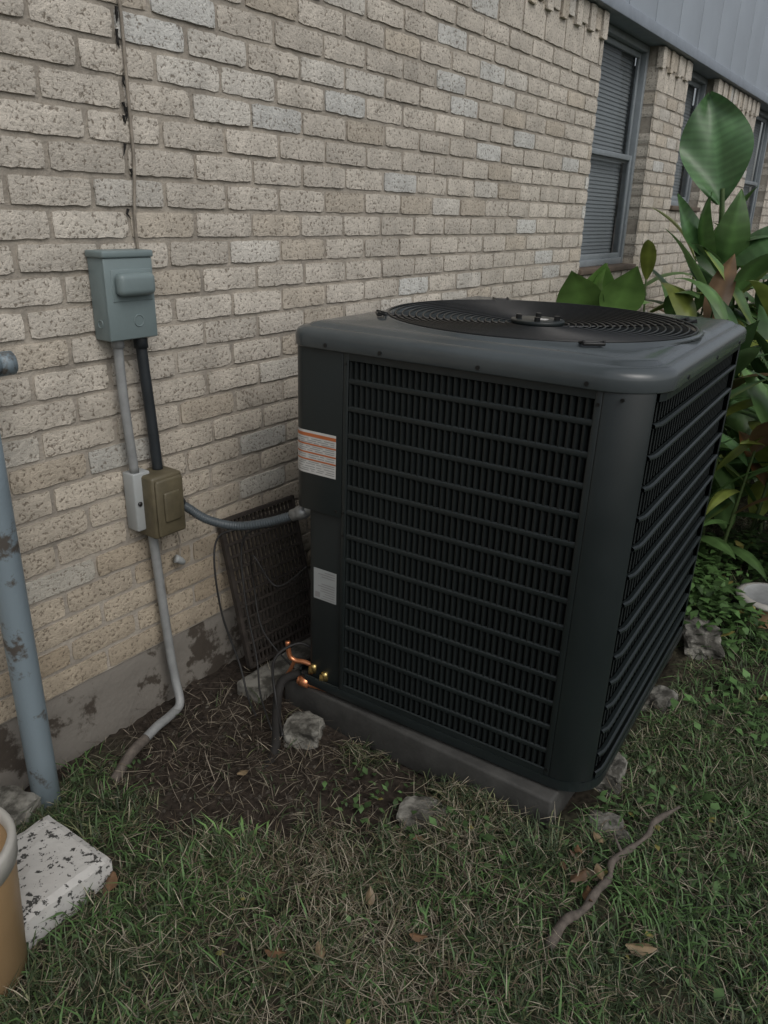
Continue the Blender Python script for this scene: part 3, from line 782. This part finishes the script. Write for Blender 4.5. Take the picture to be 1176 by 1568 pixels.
# ------------------------------------------------------------------ stones
def stone(name,loc,s,seed,mat=None,rot=0.):
    import bmesh
    bm=bmesh.new(); bmesh.ops.create_icosphere(bm,subdivisions=4,radius=1)
    for v in bm.verts:
        p=v.co.copy(); q=Vector([max(-.72,min(.72,c)) for c in p])
        k=1+.24*noise.noise(p*1.5+Vector((seed,0,0)))+.11*noise.noise(p*4+Vector((0,seed,0)))+.04*noise.noise(p*11)
        v.co=Vector((q.x*s[0]*k,q.y*s[1]*k,q.z*s[2]*k))*1.3
    me=bpy.data.meshes.new(name); bm.to_mesh(me); bm.free(); me.materials.append(mat or M_stone)
    for p in me.polygons: p.use_smooth=False
    o=bpy.data.objects.new(name,me); o.location=loc; o.rotation_euler=(random.uniform(-.1,.1),random.uniform(-.1,.1),rot); return link(o)
for i,(l,s,r) in enumerate((((1.23,.73,-.024),(.045,.06,.034),.3),((1.29,1.17,-.012),(.05,.05,.035),.5),((1.61,.43,.01),(.065,.045,.045),.2),((1.43,.355,-.010),(.05,.04,.034),.8),((2.0,.42,.0),(.055,.045,.045),.1),((2.45,.42,.01),(.09,.06,.045),.4))):
    stone('concrete_chunk',l,s,i*7.3,rot=r)
stone('grey_stone',(.62,1.49,.0),(.065,.06,.04),33,rot=.4)
blk=MB()
# paver with chipped, uneven edges
nb=14
for i in range(nb+1):
    for j in range(nb+1):
        x=-.10+.20*i/nb; y=-.11+.22*j/nb
        e=min(i,j,nb-i,nb-j)
        z=.055+.0025*noise.noise(Vector((x*30,y*30,1)))-(.006 if e==0 else 0)
        jx=.004*noise.noise(Vector((x*40,y*40,5))) if e==0 else 0
        blk.V.append((x+jx,y+jx,z))
for i in range(nb):
    for j in range(nb):
        a=i*(nb+1)+j; blk.F.append((a,a+nb+1,a+nb+2,a+1))
per=[i*(nb+1) for i in range(nb)]+[nb*(nb+1)+j for j in range(nb)]+[i*(nb+1)+nb for i in range(nb,0,-1)]+[j for j in range(nb,0,-1)]
b0_=len(blk.V)
for k in per: v=blk.V[k]; blk.V.append((v[0]*1.01,v[1]*1.01,-.02))
for k in range(len(per)): blk.F.append((per[k],b0_+k,b0_+(k+1)%len(per),per[(k+1)%len(per)]))
blk=blk.done('white_painted_block',M_paint); blk.location=(.567,1.265,-.004); blk.rotation_euler=(0,.03,.03)

fp=empty('metal_fence_post')
tube('post_pipe',[(.715,1.475,-.1),(.715,1.475,1.0)],.031,M_post,fp,seg=28,n=4)
tube('top_rail',[(-1.5,1.475,1.03),(.79,1.475,1.03)],.021,M_post,fp,seg=24,n=2)
tube('rail_cap',[(.765,1.475,1.03),(.795,1.475,1.03)],.0235,M_post,fp,seg=24,n=2)
tube('far_post',[(-1.45,1.475,-.1),(-1.45,1.475,1.02)],.031,M_post,fp,seg=20,n=2)
bk=empty('plastic_bucket',(.370,1.180,-.005))
H=.30
def lathe(name,prof,mat,parent,n=48):
    V=[];F=[]
    for (r,z) in prof:
        for i in range(n): V.append((r*math.cos(2*math.pi*i/n),r*math.sin(2*math.pi*i/n),z))
    for j in range(len(prof)-1):
        for i in range(n): a=j*n+i;b=j*n+(i+1)%n; F.append((a,b,b+n,a+n))
    return mesh(name,V,F,mat,parent,True)
lathe('bucket_body',[(.098,0),(.104,.004),(.118,H-.05),(.120,H-.03),(.112,H-.012),(.100,.008),(0,.008)],M_bucket,bk)
lathe('bucket_rim',[(.113,H-.045),(.123,H-.042),(.125,H-.004),(.122,H+.002),(.112,H+.002),(.110,H-.02)],M_rim,bk)
cv=empty('cleanout_cover',(2.78,.27,.02))
lathe('cover_pipe',[(.085,-.06),(.085,.05),(.07,.05)],M_bucket,cv)
lathe('cover_ring',[(.09,.05),(.115,.052),(.117,.06),(.10,.066),(.092,.0665)],M_rim,cv)
lathe('cover_lid',[(.0915,.0665),(.088,.060),(.03,.061),(0,.061)],M_pvc,cv)
tube('fallen_stick',[(1.05,.335,.025),(1.11,.330,.038),(1.16,.312,.034),(1.22,.305,.040),(1.27,.298,.036),(1.30,.305,.050),(1.36,.288,.046),(1.42,.268,.052),(1.47,.27,.048),(1.54,.235,.06)],lambda t:.0098*(1-.5*t)+.0012*math.sin(t*50)+.001*math.sin(t*23),M_twig,None)
tube('fallen_stick',[(1.33,.290,.046),(1.35,.315,.06),(1.375,.33,.055)],lambda t:.004*(1-.6*t),M_twig,None)
lv=Leaves()
for k in range(24):
    if k<8: x,y=1.27+random.uniform(-.06,.08),.35+random.uniform(-.05,.05)
    else: x,y=random.uniform(.5,1.5),random.uniform(.2,1.3)
    if 1.3<x and y>.4: continue
    a=random.uniform(0,6.28); L=random.uniform(.025,.065)
    lv.leaf((x,y,float(gz(x,y))+random.uniform(.015,.035)),(math.cos(a),math.sin(a),random.uniform(-.1,.3)),(-math.sin(a),math.cos(a),random.uniform(-.3,.3)),L,L*.5,random.uniform(-.6,1.),random.choice([(.17,.10,.055),(.12,.075,.045),(.22,.165,.10)]),fold=.5,nL=6,wave=.1)
lv.done('dry_leaves')

# ------------------------------------------------------------------ light
wd=bpy.data.worlds.new('World'); scene.world=wd; wd.use_nodes=True
nt=wd.node_tree; sky=nt.nodes.new('ShaderNodeTexSky'); sky.sky_type='NISHITA'; sky.sun_disc=False
el,rot=math.radians(48),math.radians(200)
sky.sun_elevation=el; sky.sun_rotation=rot; sky.dust_density=4; sky.air_density=1.0; sky.ozone_density=.6
hs=nt.nodes.new('ShaderNodeHueSaturation'); hs.inputs['Saturation'].default_value=.38
nt.links.new(sky.outputs[0],hs.inputs['Color']); nt.links.new(hs.outputs[0],nt.nodes['Background'].inputs['Color'])
nt.nodes['Background'].inputs['Strength'].default_value=.108
sl=bpy.data.lights.new('sun','SUN'); sl.energy=.55; sl.angle=math.radians(45); sl.color=(1,.98,.95)
so=bpy.data.objects.new('sun',sl); link(so)
dv=Vector((math.sin(rot)*math.cos(el),math.cos(rot)*math.cos(el),math.sin(el)))
so.rotation_euler=dv.to_track_quat('Z','Y').to_euler()

# ------------------------------------------------------------------ camera
yaw,pitch,roll=.9543,.3736,-.0239
cyy,syy=math.cos(yaw),math.sin(yaw);cpp,spp=math.cos(pitch),math.sin(pitch)
F=Vector((syy*cpp,cyy*cpp,-spp)); R=Vector((cyy,-syy,0)); D=F.cross(R)
R2=R*math.cos(roll)+D*math.sin(roll); D2=-R*math.sin(roll)+D*math.cos(roll)
mat=Matrix((( R2.x,-D2.x,-F.x,0),(R2.y,-D2.y,-F.y,0),(R2.z,-D2.z,-F.z,1.32),(0,0,0,1)))
cam=bpy.data.cameras.new('camera'); co=bpy.data.objects.new('camera',cam); link(co); co.matrix_world=mat
cam.sensor_fit='VERTICAL'; cam.sensor_height=36; cam.lens=1163.75/1568*36; cam.clip_end=1000; cam.clip_start=.02
scene.camera=co
